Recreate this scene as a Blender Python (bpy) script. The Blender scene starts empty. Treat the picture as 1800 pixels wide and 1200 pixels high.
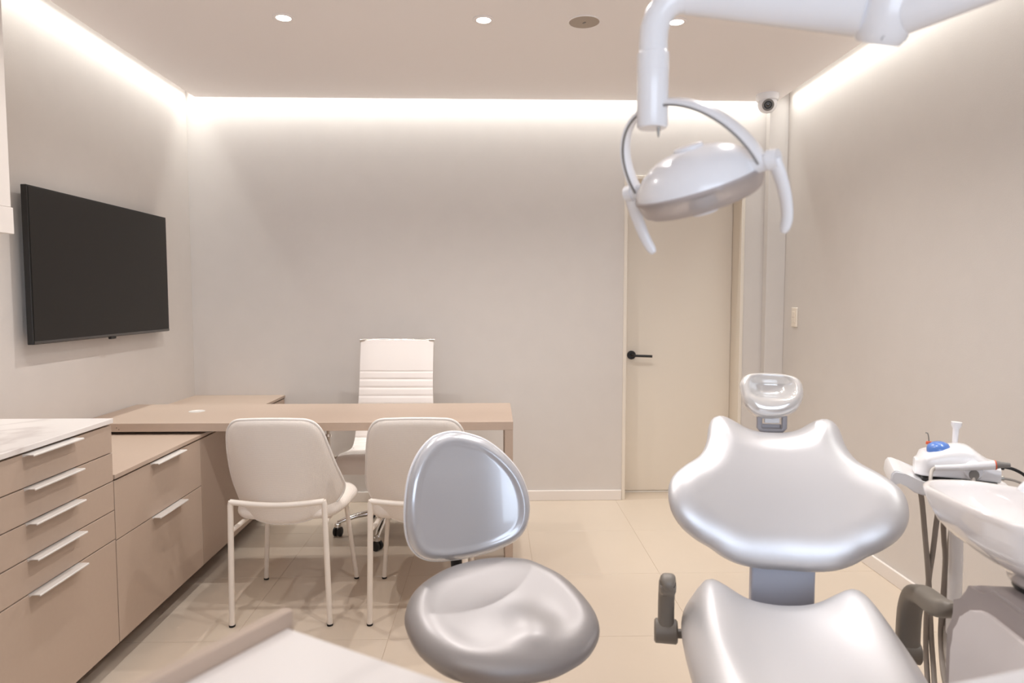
import bpy, bmesh, math, random
from mathutils import Vector, Matrix
random.seed(7)
S = bpy.context.scene
COL = S.collection
R = math.radians

# ------------------------------------------------------------------ camera, light, exposure
CAM_H = 1.318
cam_d = bpy.data.cameras.new('camera')
cam_d.sensor_width = 36.0
cam_d.lens = 24.0
cam_d.clip_start = 0.02
cam_d.dof.use_dof = True
cam_d.dof.focus_distance = 2.75
cam_d.dof.aperture_fstop = 3.2
cam = bpy.data.objects.new('camera', cam_d)
COL.objects.link(cam)
cam.location = (0, 0, CAM_H)
cam.rotation_euler = (R(90 - 3.719), 0, R(-1.5275))
S.camera = cam
S.view_settings.view_transform = 'Standard'
S.view_settings.look = 'None'
S.view_settings.gamma = 1.0
S.view_settings.use_curve_mapping = False
S.view_settings.exposure = 0.17
S.cycles.use_denoising = True
S.cycles.max_bounces = 10
S.cycles.diffuse_bounces = 6
S.cycles.sample_clamp_indirect = 6.0
S.cycles.caustics_reflective = False
S.cycles.caustics_refractive = False

W = bpy.data.worlds.new('world')
S.world = W
W.use_nodes = True
W.node_tree.nodes['Background'].inputs[0].default_value = (0.75, 0.85, 1.0, 1)
W.node_tree.nodes['Background'].inputs[1].default_value = 1.0

DOWNLIGHT_W = 33.0
LED_W = 2.3
WINDOW_W = 66.0

# room
XL, XR, YB, YR = -1.90, 1.846, 4.36, -1.75
ZC, ZS = 2.527, 2.63          # dropped ceiling, slab above it
GAP = 0.09

wl = bpy.data.lights.new('daylight', 'AREA')
wl.shape = 'RECTANGLE'; wl.size = 2.6; wl.size_y = 2.0
wl.energy = WINDOW_W; wl.color = (0.78, 0.88, 1.0)
wo = bpy.data.objects.new('daylight', wl); COL.objects.link(wo)
wo.location = (0.2, YR - 0.32, 1.38); wo.rotation_euler = (R(90), 0, 0)   # points +y into the room

# ------------------------------------------------------------------ materials
def lin(r, g, b):
    def f(c):
        c /= 255.0
        return c / 12.92 if c <= 0.04045 else ((c + 0.055) / 1.055) ** 2.4
    return (f(r), f(g), f(b), 1)

def mat(name, rgb, rough=0.5, metal=0.0, coat=0.0, bump=0.0, bscale=200.0, var=0.0, vscale=6.0,
        spec=0.5, trans=0.0, sheen=0.0, coat_rough=0.05):
    m = bpy.data.materials.new(name); m.use_nodes = True
    nt = m.node_tree; p = nt.nodes['Principled BSDF']
    c = lin(*rgb)
    p.inputs['Base Color'].default_value = c
    p.inputs['Roughness'].default_value = rough
    p.inputs['Metallic'].default_value = metal
    p.inputs['Coat Weight'].default_value = coat
    p.inputs['Coat Roughness'].default_value = coat_rough
    p.inputs['Specular IOR Level'].default_value = spec
    p.inputs['Transmission Weight'].default_value = trans
    p.inputs['Sheen Weight'].default_value = sheen
    tc = nt.nodes.new('ShaderNodeTexCoord')
    if var > 0:
        n = nt.nodes.new('ShaderNodeTexNoise'); n.inputs['Scale'].default_value = vscale
        n.inputs['Detail'].default_value = 6
        nt.links.new(tc.outputs['Object'], n.inputs['Vector'])
        r = nt.nodes.new('ShaderNodeMix'); r.data_type = 'RGBA'
        r.inputs[6].default_value = tuple(max(0, v * (1 - var)) for v in c[:3]) + (1,)
        r.inputs[7].default_value = tuple(min(1, v * (1 + var)) for v in c[:3]) + (1,)
        nt.links.new(n.outputs['Fac'], r.inputs[0])
        nt.links.new(r.outputs[2], p.inputs['Base Color'])
    if bump > 0:
        n2 = nt.nodes.new('ShaderNodeTexNoise'); n2.inputs['Scale'].default_value = bscale
        n2.inputs['Detail'].default_value = 3
        nt.links.new(tc.outputs['Object'], n2.inputs['Vector'])
        b = nt.nodes.new('ShaderNodeBump'); b.inputs['Strength'].default_value = bump
        b.inputs['Distance'].default_value = 0.002
        nt.links.new(n2.outputs['Fac'], b.inputs['Height'])
        nt.links.new(b.outputs['Normal'], p.inputs['Normal'])
    return m

def fabric(name, rgb, rough=0.85):
    """woven cloth: two crossed fine wave textures drive colour and relief"""
    m = mat(name, rgb, rough, sheen=0.25, spec=0.2)
    nt = m.node_tree; p = nt.nodes['Principled BSDF']
    tc = nt.nodes.new('ShaderNodeTexCoord')
    ws = []
    for d, sc in (('X', 75.0), ('Z', 95.0)):
        w = nt.nodes.new('ShaderNodeTexWave'); w.bands_direction = d
        w.inputs['Scale'].default_value = sc; w.inputs['Distortion'].default_value = 2.5
        w.inputs['Detail'].default_value = 2
        nt.links.new(tc.outputs['Object'], w.inputs['Vector']); ws.append(w)
    a = nt.nodes.new('ShaderNodeMath'); a.operation = 'MULTIPLY'
    nt.links.new(ws[0].outputs['Fac'], a.inputs[0]); nt.links.new(ws[1].outputs['Fac'], a.inputs[1])
    c = lin(*rgb)
    r = nt.nodes.new('ShaderNodeMix'); r.data_type = 'RGBA'
    r.inputs[6].default_value = tuple(v * 0.88 for v in c[:3]) + (1,)
    r.inputs[7].default_value = tuple(min(1, v * 1.10) for v in c[:3]) + (1,)
    nt.links.new(a.outputs[0], r.inputs[0]); nt.links.new(r.outputs[2], p.inputs['Base Color'])
    b = nt.nodes.new('ShaderNodeBump'); b.inputs['Strength'].default_value = 0.35
    b.inputs['Distance'].default_value = 0.0015
    nt.links.new(a.outputs[0], b.inputs['Height']); nt.links.new(b.outputs['Normal'], p.inputs['Normal'])
    return m

def marble(name):
    m = mat(name, (232, 224, 219), 0.32, spec=0.4)
    nt = m.node_tree; p = nt.nodes['Principled BSDF']
    tc = nt.nodes.new('ShaderNodeTexCoord')
    mp = nt.nodes.new('ShaderNodeMapping'); mp.inputs['Rotation'].default_value = (0.2, 0.3, 0.7)
    nt.links.new(tc.outputs['Object'], mp.inputs['Vector'])
    n = nt.nodes.new('ShaderNodeTexNoise'); n.inputs['Scale'].default_value = 1.5
    n.inputs['Detail'].default_value = 4; n.inputs['Distortion'].default_value = 1.6
    nt.links.new(mp.outputs['Vector'], n.inputs['Vector'])
    s = nt.nodes.new('ShaderNodeMath'); s.operation = 'SUBTRACT'; s.inputs[1].default_value = 0.5
    nt.links.new(n.outputs['Fac'], s.inputs[0])
    ab = nt.nodes.new('ShaderNodeMath'); ab.operation = 'ABSOLUTE'; nt.links.new(s.outputs[0], ab.inputs[0])
    cr = nt.nodes.new('ShaderNodeValToRGB')
    cr.color_ramp.elements[0].position = 0.0; cr.color_ramp.elements[0].color = lin(206, 198, 194)
    cr.color_ramp.elements[1].position = 0.06; cr.color_ramp.elements[1].color = lin(226, 220, 216)
    nt.links.new(ab.outputs[0], cr.inputs[0]); nt.links.new(cr.outputs[0], p.inputs['Base Color'])
    return m

def emit(name, rgb, strength):
    m = bpy.data.materials.new(name); m.use_nodes = True
    nt = m.node_tree; nt.nodes.remove(nt.nodes['Principled BSDF'])
    e = nt.nodes.new('ShaderNodeEmission'); e.inputs[0].default_value = rgb + (1,); e.inputs[1].default_value = strength
    nt.links.new(e.outputs[0], nt.nodes['Material Output'].inputs[0])
    return m

M = {}
M['wall'] = mat('wall_covering', (211, 205, 200), 0.75, bump=0.25, bscale=420, var=0.025, vscale=9, spec=0.3)
M['ceil'] = mat('ceiling_paint', (243, 238, 236), 0.9, spec=0.2)
M['slab'] = mat('slab_paint', (235, 232, 225), 0.9)
M['base'] = mat('baseboard_paint', (230, 223, 217), 0.45)
M['door'] = mat('door_paint', (226, 217, 204), 0.5)
M['tile'] = mat('porcelain_tile', (203, 188, 171), 0.2, var=0.03, vscale=2.5, spec=0.5)
M['grout'] = mat('grout', (186, 168, 150), 0.9)
M['lam'] = mat('taupe_laminate', (179, 159, 143), 0.5, bump=0.12, bscale=500, var=0.03, vscale=60)
M['gapdark'] = mat('cabinet_carcass', (70, 55, 46), 0.8)
M['plinth'] = mat('plinth_laminate', (132, 116, 106), 0.5)
M['alu'] = mat('brushed_aluminium', (226, 222, 217), 0.38, metal=0.3)
M['marble'] = marble('white_marble')
M['black'] = mat('black_plastic', (24, 22, 21), 0.45)
M['screen'] = mat('tv_screen', (24, 21, 18), 0.38, spec=0.35)
M['chrome'] = mat('chrome', (225, 222, 218), 0.08, metal=1.0)
M['fab'] = fabric('cream_fabric', (240, 231, 222))
M['pipe'] = fabric('cream_piping', (238, 232, 226))
M['pmetal'] = mat('cream_powder_coat', (233, 224, 214), 0.4)
M['rubber'] = mat('black_rubber', (30, 27, 25), 0.7)
M['leather'] = mat('white_leatherette', (240, 233, 228), 0.42)
M['armleather'] = mat('beige_arm_sleeve', (205, 192, 178), 0.5)
M['silver'] = mat('pearl_silver_vinyl', (214, 213, 215), 0.40, metal=0.55, coat=0.15, coat_rough=0.3)
M['silvers'] = mat('grey_seat_vinyl', (162, 158, 158), 0.42, metal=0.5, coat=0.1, coat_rough=0.3)
M['silverg'] = mat('glossy_silver_vinyl', (200, 201, 206), 0.25, metal=0.35, coat=1.0, coat_rough=0.03, bump=0.12, bscale=14)
M['silverh'] = mat('glossy_pearl_vinyl', (228, 225, 222), 0.16, metal=0.35, coat=0.8, coat_rough=0.04)
M['taupe'] = mat('taupe_armrest_plastic', (128, 121, 113), 0.42)
M['greym'] = mat('grey_plastic', (166, 162, 166), 0.4)
M['bluegrey'] = mat('pale_grey_cover', (190, 192, 204), 0.4)
M['white'] = mat('white_gloss_plastic', (236, 235, 237), 0.25, coat=0.3)
M['ceramic'] = mat('white_ceramic', (243, 238, 236), 0.08, coat=0.6)
M['unit'] = mat('grey_unit_shell', (160, 150, 148), 0.38)
M['panel'] = mat('pale_unit_panel', (226, 218, 216), 0.35)
M['hose'] = mat('grey_hose', (150, 141, 133), 0.5)
M['lhose'] = mat('light_grey_hose', (198, 190, 182), 0.5)
M['blue'] = mat('blue_plastic', (88, 130, 205), 0.25, coat=0.5)
M['orange'] = mat('orange_ring', (214, 96, 60), 0.4)
M['grey2'] = mat('mid_grey_plastic', (128, 124, 120), 0.5)
M['green'] = mat('green_print', (150, 190, 150), 0.5)
M['steel'] = mat('steel', (150, 146, 140), 0.3, metal=1.0)
M['lens'] = mat('camera_glass', (40, 35, 32), 0.1, coat=1.0)
M['grille'] = mat('speaker_grille', (176, 163, 150), 0.8)
M['switch'] = mat('switch_plastic', (236, 226, 212), 0.4)
M['bulb'] = emit('lamp_glow', (1.0, 0.95, 0.88), 14.0)
M['led'] = emit('led_glow', (1.0, 0.98, 0.94), 6.0)

def clear(name, tint):
    m = bpy.data.materials.new(name); m.use_nodes = True
    nt = m.node_tree; nt.nodes.remove(nt.nodes['Principled BSDF'])
    t = nt.nodes.new('ShaderNodeBsdfTransparent'); t.inputs[0].default_value = tint
    g = nt.nodes.new('ShaderNodeBsdfGlossy'); g.inputs['Roughness'].default_value = 0.06
    fr = nt.nodes.new('ShaderNodeFresnel'); fr.inputs[0].default_value = 1.45
    mx = nt.nodes.new('ShaderNodeMixShader')
    nt.links.new(fr.outputs[0], mx.inputs[0]); nt.links.new(t.outputs[0], mx.inputs[1]); nt.links.new(g.outputs[0], mx.inputs[2])
    nt.links.new(mx.outputs[0], nt.nodes['Material Output'].inputs[0])
    return m
M['clear'] = clear('clear_polycarbonate', (0.98, 0.965, 0.96, 1))
_nt = M['clear'].node_tree                       # slightly milky plastic
_d = _nt.nodes.new('ShaderNodeBsdfDiffuse'); _d.inputs[0].default_value = lin(246, 238, 235)
_tl = _nt.nodes.new('ShaderNodeBsdfTranslucent'); _tl.inputs[0].default_value = lin(250, 243, 240)
_m1 = _nt.nodes.new('ShaderNodeMixShader'); _m1.inputs[0].default_value = 0.6
_nt.links.new(_d.outputs[0], _m1.inputs[1]); _nt.links.new(_tl.outputs[0], _m1.inputs[2])
_m2 = _nt.nodes.new('ShaderNodeMixShader'); _m2.inputs[0].default_value = 0.42
_nt.links.new([n for n in _nt.nodes if n.type == 'MIX_SHADER'][0].outputs[0], _m2.inputs[1]); _nt.links.new(_m1.outputs[0], _m2.inputs[2])
_nt.links.new(_m2.outputs[0], _nt.nodes['Material Output'].inputs[0])
M['refl'] = mat('pale_reflector', (236, 226, 216), 0.35, metal=0.2)
M['glass'] = clear('window_glass', (0.97, 0.98, 1.0, 1))

# ------------------------------------------------------------------ helpers
def obj(name, bm, m, parent=None, smooth=None, loc=None):
    me = bpy.data.meshes.new(name)
    bmesh.ops.recalc_face_normals(bm, faces=bm.faces)
    bm.to_mesh(me); bm.free()
    if m is not None: me.materials.append(m)
    o = bpy.data.objects.new(name, me); COL.objects.link(o)
    if smooth is not None:
        me.shade_smooth()
        if smooth < 180:
            me.set_sharp_from_angle(angle=R(smooth))
    if parent: o.parent = parent
    if loc: o.location = loc
    return o

def empty(name, loc=(0, 0, 0), rz=0.0):
    o = bpy.data.objects.new(name, None); COL.objects.link(o)
    o.empty_display_size = 0.05
    o.location = loc; o.rotation_euler = (0, 0, rz)
    return o

def tag(o, label, cat, group=None, kind=None):
    o['label'] = label; o['category'] = cat
    if group: o['group'] = group
    if kind: o['kind'] = kind
    return o

def box(lo, hi, bevel=0.0, seg=2, bm=None):
    b = bmesh.new()
    bmesh.ops.create_cube(b, size=1.0)
    for v in b.verts:
        v.co = Vector([lo[i] + (v.co[i] + 0.5) * (hi[i] - lo[i]) for i in range(3)])
    if bevel > 0:
        bmesh.ops.bevel(b, geom=b.edges[:], offset=bevel, segments=seg, profile=0.5, affect='EDGES')
    if bm is None: return b
    return join(bm, b)

def join(bm, b):
    me = bpy.data.meshes.new('tmp'); b.to_mesh(me); b.free()
    bm.from_mesh(me); bpy.data.meshes.remove(me)
    return bm

def frames(pts):
    pts = [Vector(p) for p in pts]; n = len(pts); out = []
    t0 = (pts[1] - pts[0]).normalized()
    up = Vector((0, 0, 1)) if abs(t0.z) < 0.9 else Vector((0, 1, 0))
    side = t0.cross(up).normalized()
    for i in range(n):
        t = (pts[min(i + 1, n - 1)] - pts[max(i - 1, 0)]).normalized()
        side = (side - t * side.dot(t)).normalized()
        out.append((pts[i], side, t.cross(side).normalized()))
    return out

def tube(pts, r, seg=14, bm=None, caps=True, sx=1.0, sy=1.0, pw=1.0):
    """round (or elliptical) tube along pts, r number or list"""
    b = bmesh.new() if bm is None else bm
    fr = frames(pts); rings = []
    for i, (p, s, u) in enumerate(fr):
        rr = r[i] if isinstance(r, (list, tuple)) else r
        rings.append([b.verts.new(p + s * (math.copysign(abs(math.cos(a)) ** pw, math.cos(a)) * rr * sx) + u * (math.copysign(abs(math.sin(a)) ** pw, math.sin(a)) * rr * sy))
                      for a in [2 * math.pi * k / seg for k in range(seg)]])
    for a, c in zip(rings, rings[1:]):
        for k in range(seg):
            b.faces.new((a[k], a[(k + 1) % seg], c[(k + 1) % seg], c[k]))
    if caps:
        b.faces.new(rings[0][::-1]); b.faces.new(rings[-1])
    return b

def lathe(prof, seg=32, origin=(0, 0, 0), axis=(0, 0, 1), bm=None):
    """prof: (radius, height) list; radius 0 closes it"""
    b = bmesh.new() if bm is None else bm
    q = Vector((0, 0, 1)).rotation_difference(Vector(axis).normalized()); O = Vector(origin)
    rings = []
    for r, h in prof:
        if r < 1e-6: rings.append([b.verts.new(O + q @ Vector((0, 0, h)))])
        else: rings.append([b.verts.new(O + q @ Vector((r * math.cos(2 * math.pi * k / seg), r * math.sin(2 * math.pi * k / seg), h))) for k in range(seg)])
    for a, c in zip(rings, rings[1:]):
        for k in range(seg):
            k2 = (k + 1) % seg
            if len(a) == 1 and len(c) == 1: continue
            if len(a) == 1: b.faces.new((a[0], c[k2], c[k]))
            elif len(c) == 1: b.faces.new((a[k], a[k2], c[0]))
            else: b.faces.new((a[k], a[k2], c[k2], c[k]))
    if len(rings[0]) > 1: b.faces.new(rings[0][::-1])
    if len(rings[-1]) > 1: b.faces.new(rings[-1])
    return b

def catmull(pts, n, closed=True):
    """smooth curve through pts resampled to n points evenly"""
    P = [Vector(p) for p in pts]; m = len(P); fine = []
    rng = m if closed else m - 1
    for i in range(rng):
        if closed: a, b, c, d = P[i - 1], P[i], P[(i + 1) % m], P[(i + 2) % m]
        else: a, b, c, d = P[max(i - 1, 0)], P[i], P[i + 1], P[min(i + 2, m - 1)]
        for k in range(12):
            t = k / 12
            fine.append(0.5 * ((2 * b) + (c - a) * t + (2 * a - 5 * b + 4 * c - d) * t * t + (3 * b - a - 3 * c + d) * t ** 3))
    fine.append(P[0] if closed else P[-1])
    L = [0.0]
    for p, q in zip(fine, fine[1:]): L.append(L[-1] + (q - p).length)
    out = []; j = 0
    for k in range(n):
        s = L[-1] * k / (n if closed else n - 1)
        while j < len(L) - 2 and L[j + 1] < s: j += 1
        w = (s - L[j]) / max(L[j + 1] - L[j], 1e-9)
        out.append(fine[j].lerp(fine[j + 1], min(max(w, 0), 1)))
    return out

def mirror_outline(half):
    """half: points from bottom centre (u=0) round the +u side to top centre (u=0)"""
    return list(half) + [(-u, v) for u, v in half[-2:0:-1]]

def seg_dist(p, a, b):
    d = b - a; t = max(0, min(1, (p - a).dot(d) / max(d.dot(d), 1e-12)))
    return (p - a - d * t).length

def cushion(outline, Tf, Tb, ef, eb, O, eu, ev, en, n=88, front=None, back=None, warp=None, centre=None, rings=18):
    """upholstered pad: a closed outline in (u,v) filled with a front and a back surface that round over to the
    rim; front(u,v,w)/back(u,v,w) add relief (w = 0 at the rim .. 1 inside); warp(u,v) bends the pad along en"""
    O, eu, ev, en = Vector(O), Vector(eu), Vector(ev), Vector(en)
    o = [Vector((p[0], p[1])) for p in catmull([(u, v, 0) for u, v in outline], n)]
    c = Vector(centre) if centre else sum(o, Vector((0, 0))) / n
    ss = [1 - (1 - k / rings) ** 1.0 for k in range(rings + 1)]
    ss = [1 - (k / rings) ** 1.9 for k in range(rings + 1)]     # 1 at rim .. 0 centre, dense near the rim
    b = bmesh.new()
    def place(uv, h): 
        w = warp(uv.x, uv.y) if warp else 0.0
        return O + eu * uv.x + ev * uv.y + en * (h + w)
    rim = [b.verts.new(place(p, 0)) for p in o]
    for side, T, e, fn in ((1, Tf, ef, front), (-1, Tb, eb, back)):
        prev = rim
        for s in ss[1:]:
            if s <= 1e-6:
                uv = c; d = min(seg_dist(uv, o[i - 1], o[i]) for i in range(n))
                w = min(d / e, 1); h = T * math.sqrt(max(0, 1 - (1 - w) ** 2))
                if fn: h += fn(uv.x, uv.y, w)
                v = b.verts.new(place(uv, side * h))
                for k in range(n): b.faces.new((prev[k], prev[(k + 1) % n], v))
            else:
                ring = []
                for p in o:
                    uv = c + (p - c) * s
                    d = min(seg_dist(uv, o[i - 1], o[i]) for i in range(n))
                    w = min(d / e, 1); h = T * math.sqrt(max(0, 1 - (1 - w) ** 2))
                    if fn: h += fn(uv.x, uv.y, w)
                    ring.append(b.verts.new(place(uv, side * h)))
                for k in range(n): b.faces.new((prev[k], prev[(k + 1) % n], ring[(k + 1) % n], ring[k]))
                prev = ring
    return b

def sm(x): 
    x = max(0, min(1, x)); return x * x * (3 - 2 * x)

def prism(poly, lo, hi, axis='x', bevel=0.0):
    """poly in the plane normal to axis, extruded from lo to hi"""
    def P(a, b, t):
        return {'x': (t, a, b), 'y': (a, t, b), 'z': (a, b, t)}[axis]
    b = bmesh.new()
    A = [b.verts.new(P(p[0], p[1], lo)) for p in poly]; B = [b.verts.new(P(p[0], p[1], hi)) for p in poly]
    n = len(poly)
    b.faces.new(A[::-1]); b.faces.new(B)
    for k in range(n): b.faces.new((A[k], A[(k + 1) % n], B[(k + 1) % n], B[k]))
    ci = 'xyz'.index(axis)
    if bevel: bmesh.ops.bevel(b, geom=[e for e in b.edges if abs(e.verts[0].co[ci] - e.verts[1].co[ci]) < 1e-6], offset=bevel, segments=2, affect='EDGES')
    return b

def struct(name, bm, m, label, parent=None, smooth=None, cat=None):
    o = obj(name, bm, m, parent, smooth)
    if not parent:
        o['kind'] = 'structure'; o['label'] = label; o['category'] = cat or name.split('_')[0]
    return o

# ------------------------------------------------------------------ setting
# floor: grout bed with one object per tile
bed = box((XL - 0.1, YR - 0.1, -0.08), (XR + 0.1, YB + 0.30, -0.0015))
floor = struct('floor', bed, M['grout'], 'pale beige polished floor of large square tiles', cat='floor')
TS = 0.60; TX0, TY0 = 0.19 - 4 * TS, 2.568 - 8 * TS
shared = {}
for i in range(8):
    for j in range(12):
        x0, x1 = max(TX0 + i * TS, XL), min(TX0 + (i + 1) * TS, XR)
        y0, y1 = max(TY0 + j * TS, YR), min(TY0 + (j + 1) * TS, YB)
        if x1 - x0 < 0.01 or y1 - y0 < 0.01: continue
        key = (round(x1 - x0, 3), round(y1 - y0, 3))
        g = 0.0008
        if key not in shared:
            t = obj('tile', box((g, g, -0.012), (key[0] - g, key[1] - g, 0.0), 0.0006, 1), M['tile'], floor)
            shared[key] = t.data
        else:
            t = bpy.data.objects.new('tile', shared[key]); COL.objects.link(t); t.parent = floor
        t.location = (x0, y0, 0)
# the sliver of tile that runs under the door recess
obj('tile', box((0.852, YB + 0.001, -0.012), (1.581, YB + 0.20, 0.0), 0.0006, 1), M['tile'], floor)

TH = 0.20
struct('wall_left', box((XL - TH, YR - TH, -0.08), (XL, YB + TH + 0.1, ZS)), M['wall'], 'greige wall covering on the wall behind the television', cat='wall')
struct('wall_right', box((XR, YR - TH, -0.08), (XR + TH, YB + TH + 0.1, ZS)), M['wall'], 'greige wall covering on the wall with the light switch', cat='wall')
DX0, DX1, DZ = 0.83, 1.603, 2.085       # outer door frame
bb = bmesh.new()
box((XL, YB, -0.08), (DX0, YB + TH, ZS), bm=bb)
box((DX1, YB, -0.08), (XR, YB + TH, ZS), bm=bb)
box((DX0, YB, DZ), (DX1, YB + TH, ZS), bm=bb)
struct('wall_back', bb, M['wall'], 'greige wall covering on the far wall behind the desk', cat='wall')
WX0, WX1, WZ0, WZ1 = -1.0, 1.4, 0.45, 2.3
br = bmesh.new()
box((XL, YR - TH, -0.08), (WX0, YR, ZS), bm=br); box((WX1, YR - TH, -0.08), (XR, YR, ZS), bm=br)
box((WX0, YR - TH, -0.08), (WX1, YR, WZ0), bm=br); box((WX0, YR - TH, WZ1), (WX1, YR, ZS), bm=br)
struct('wall_rear', br, M['wall'], 'greige wall with the window on the near side of the room', cat='wall')
# dropped ceiling with a light slot along three walls
struct('ceiling', box((XL + GAP, YR, ZC), (XR - GAP, YB - GAP, ZC + 0.05)), M['ceil'], 'flat beige dropped ceiling with a light slot round its edge', cat='ceiling')
struct('ceiling_slab', box((XL - TH, YR - TH, ZS), (XR + TH, YB + TH, ZS + 0.1)), M['slab'], 'pale ceiling slab above the light slot', cat='ceiling')
# corner column and baseboards
struct('trim_1', box((1.727, 4.30, 0), (XR, YB, ZS - 0.001), 0.002, 1), M['wall'], 'narrow boxed corner column beside the door', cat='column')
BBZ = 0.066
struct('baseboard_back', box((-1.33, YB - 0.014, 0), (DX0 - 0.002, YB, BBZ), 0.003, 2), M['base'], 'cream baseboard along the far wall beside the door', cat='baseboard')
struct('baseboard_back.001', box((DX1 + 0.002, YB - 0.014, 0), (1.726, YB, BBZ), 0.003, 2), M['base'], 'short cream baseboard between the door and the corner column', cat='baseboard')
struct('baseboard_right', box((XR - 0.014, YR, 0), (XR, 4.299, BBZ), 0.003, 2), M['base'], 'cream baseboard along the wall with the light switch', cat='baseboard')
# door set back in its frame
d = empty('door_1', ((DX0 + DX1) / 2, YB, 0)); d['kind'] = 'structure'; d['label'] = 'plain cream door with a black lever handle'; d['category'] = 'door'
cx = (DX0 + DX1) / 2
fr = bmesh.new()
for a, b_ in ((DX0, DX0 + 0.021), (DX1 - 0.021, DX1)):
    box((a - cx, -0.008, 0), (b_ - cx, 0.20, DZ), 0.0015, 1, bm=fr)
box((DX0 + 0.021 - cx, -0.008, DZ - 0.022), (DX1 - 0.021 - cx, 0.20, DZ), 0.0015, 1, bm=fr)
obj('frame', fr, M['door'], d)
obj('leaf', box((DX0 + 0.023 - cx, 0.155, 0.016), (DX1 - 0.023 - cx, 0.195, DZ - 0.024), 0.001, 1), M['door'], d)
obj('gap_light_strip', box((DX0 + 0.021 - cx, 0.160, 0.0005), (DX1 - 0.021 - cx, 0.199, 0.012), 0.001, 1), M['slab'], d)  # white strip stands in for light leaking under the door
hx = 0.916 - cx
obj('rose', lathe([(0, 0), (0.027, 0), (0.029, -0.003), (0.029, -0.008), (0.027, -0.010), (0, -0.010)], 28, (hx, 0.155, 0.933), (0, 1, 0)), M['black'], d, 40)
obj('lever', tube([(hx, 0.146, 0.933), (hx, 0.115, 0.933), (hx + 0.004, 0.106, 0.933), (hx + 0.014, 0.102, 0.932), (hx + 0.128, 0.102, 0.928)], 0.0085, 12), M['black'], d, 50)
# window behind the camera
w = empty('window_1', ((WX0 + WX1) / 2, YR - TH, 0)); w['kind'] = 'structure'; w['label'] = 'white framed window on the near side of the room'; w['category'] = 'window'
wf = bmesh.new(); hw = (WX1 - WX0) / 2
for a, b_ in ((-hw, -hw + 0.05), (-0.025, 0.025), (hw - 0.05, hw)):
    box((a, 0.05, WZ0), (b_, 0.11, WZ1), 0.003, 1, bm=wf)
for a, b_ in ((WZ0, WZ0 + 0.05), (WZ1 - 0.05, WZ1)):
    box((-hw + 0.05, 0.052, a), (hw - 0.05, 0.108, b_), 0.003, 1, bm=wf)
obj('frame', wf, M['base'], w)
for a, b_ in ((-hw + 0.05, -0.025), (0.025, hw - 0.05)):
    obj('pane', box((a, 0.077, WZ0 + 0.05), (b_, 0.083, WZ1 - 0.05)), M['glass'], w)

# ------------------------------------------------------------------ cove lighting
def led_strip(name, label, p0, p1):
    """aluminium channel with a glowing lens under the slab, above the slot between dropped ceiling and wall"""
    p0, p1 = Vector(p0), Vector(p1)
    t = empty(name, (p0 + p1) / 2)
    L = (p1 - p0).length; along = (p1 - p0).normalized()
    t.rotation_euler = (0, 0, math.atan2(along.y, along.x))
    obj('channel', box((-L / 2, -0.008, -0.008), (L / 2, 0.008, 0.0), 0.001, 1), M['alu'], t)
    obj('lens', box((-L / 2, -0.006, -0.010), (L / 2, 0.006, -0.0081)), M['led'], t)
    ld = bpy.data.lights.new('led_light', 'AREA'); ld.shape = 'RECTANGLE'; ld.size = L; ld.size_y = 0.012
    ld.spread = R(84); ld.energy = LED_W * L; ld.color = (0.98, 1.0, 0.97)
    lo = bpy.data.objects.new('led_light', ld); COL.objects.link(lo); lo.parent = t
    lo.location = (0, 0, -0.012)
    tag(t, label, 'light strip', 'cove light strips')
OFF = 0.045
led_strip('led_strip', 'white light strip in the ceiling slot along the far wall', (XL + 0.06, YB - OFF, ZS), (1.72, YB - OFF, ZS))
led_strip('led_strip', 'white light strip in the ceiling slot above the television', (XL + OFF, 0.3, ZS), (XL + OFF, YB - 0.005, ZS))
led_strip('led_strip', 'white light strip in the ceiling slot above the light switch', (XR - OFF, 0.3, ZS), (XR - OFF, 4.25, ZS))

# ------------------------------------------------------------------ downlights
def downlight(x, y, label):
    t = empty('downlight', (x, y, ZC))
    obj('trim_ring', lathe([(0.031, 0.0), (0.047, 0.0), (0.049, -0.002), (0.045, -0.004), (0.032, -0.0035), (0.031, 0.0)], 32), M['ceil'], t, 40)
    obj('lens', lathe([(0, -0.0005), (0.0305, -0.0005), (0.0305, -0.0022), (0, -0.0028)], 32), M['bulb'], t, 40)
    ld = bpy.data.lights.new('downlight_beam', 'SPOT'); ld.energy = DOWNLIGHT_W; ld.shadow_soft_size = 0.012
    ld.spot_size = R(132); ld.spot_blend = 0.85; ld.color = (1.0, 0.965, 0.94)
    lo = bpy.data.objects.new('downlight_beam', ld); COL.objects.link(lo); lo.parent = t; lo.location = (0, 0, -0.03)
    tag(t, label, 'downlight', 'recessed ceiling downlights')
pos = {0: 'round ceiling downlight nearest the television', 1: 'round ceiling downlight over the middle of the desk', 2: 'round ceiling downlight beside the bent lamp arm'}
for i, x in enumerate((-0.909, -0.042, 0.806)):
    downlight(x, 3.07, pos[i])
for i, x in enumerate((-0.909, -0.042, 0.806)):
    side = ('on the television side', 'along the middle of the ceiling', 'on the side of the light switch')[i]
    downlight(x, 1.95, 'round ceiling downlight %s, over the treatment chair row' % side)
    downlight(x, -1.10, 'round ceiling downlight %s, in the unseen row added near the window' % side)  # unseen rear row, added to supply ambient bounce

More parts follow.
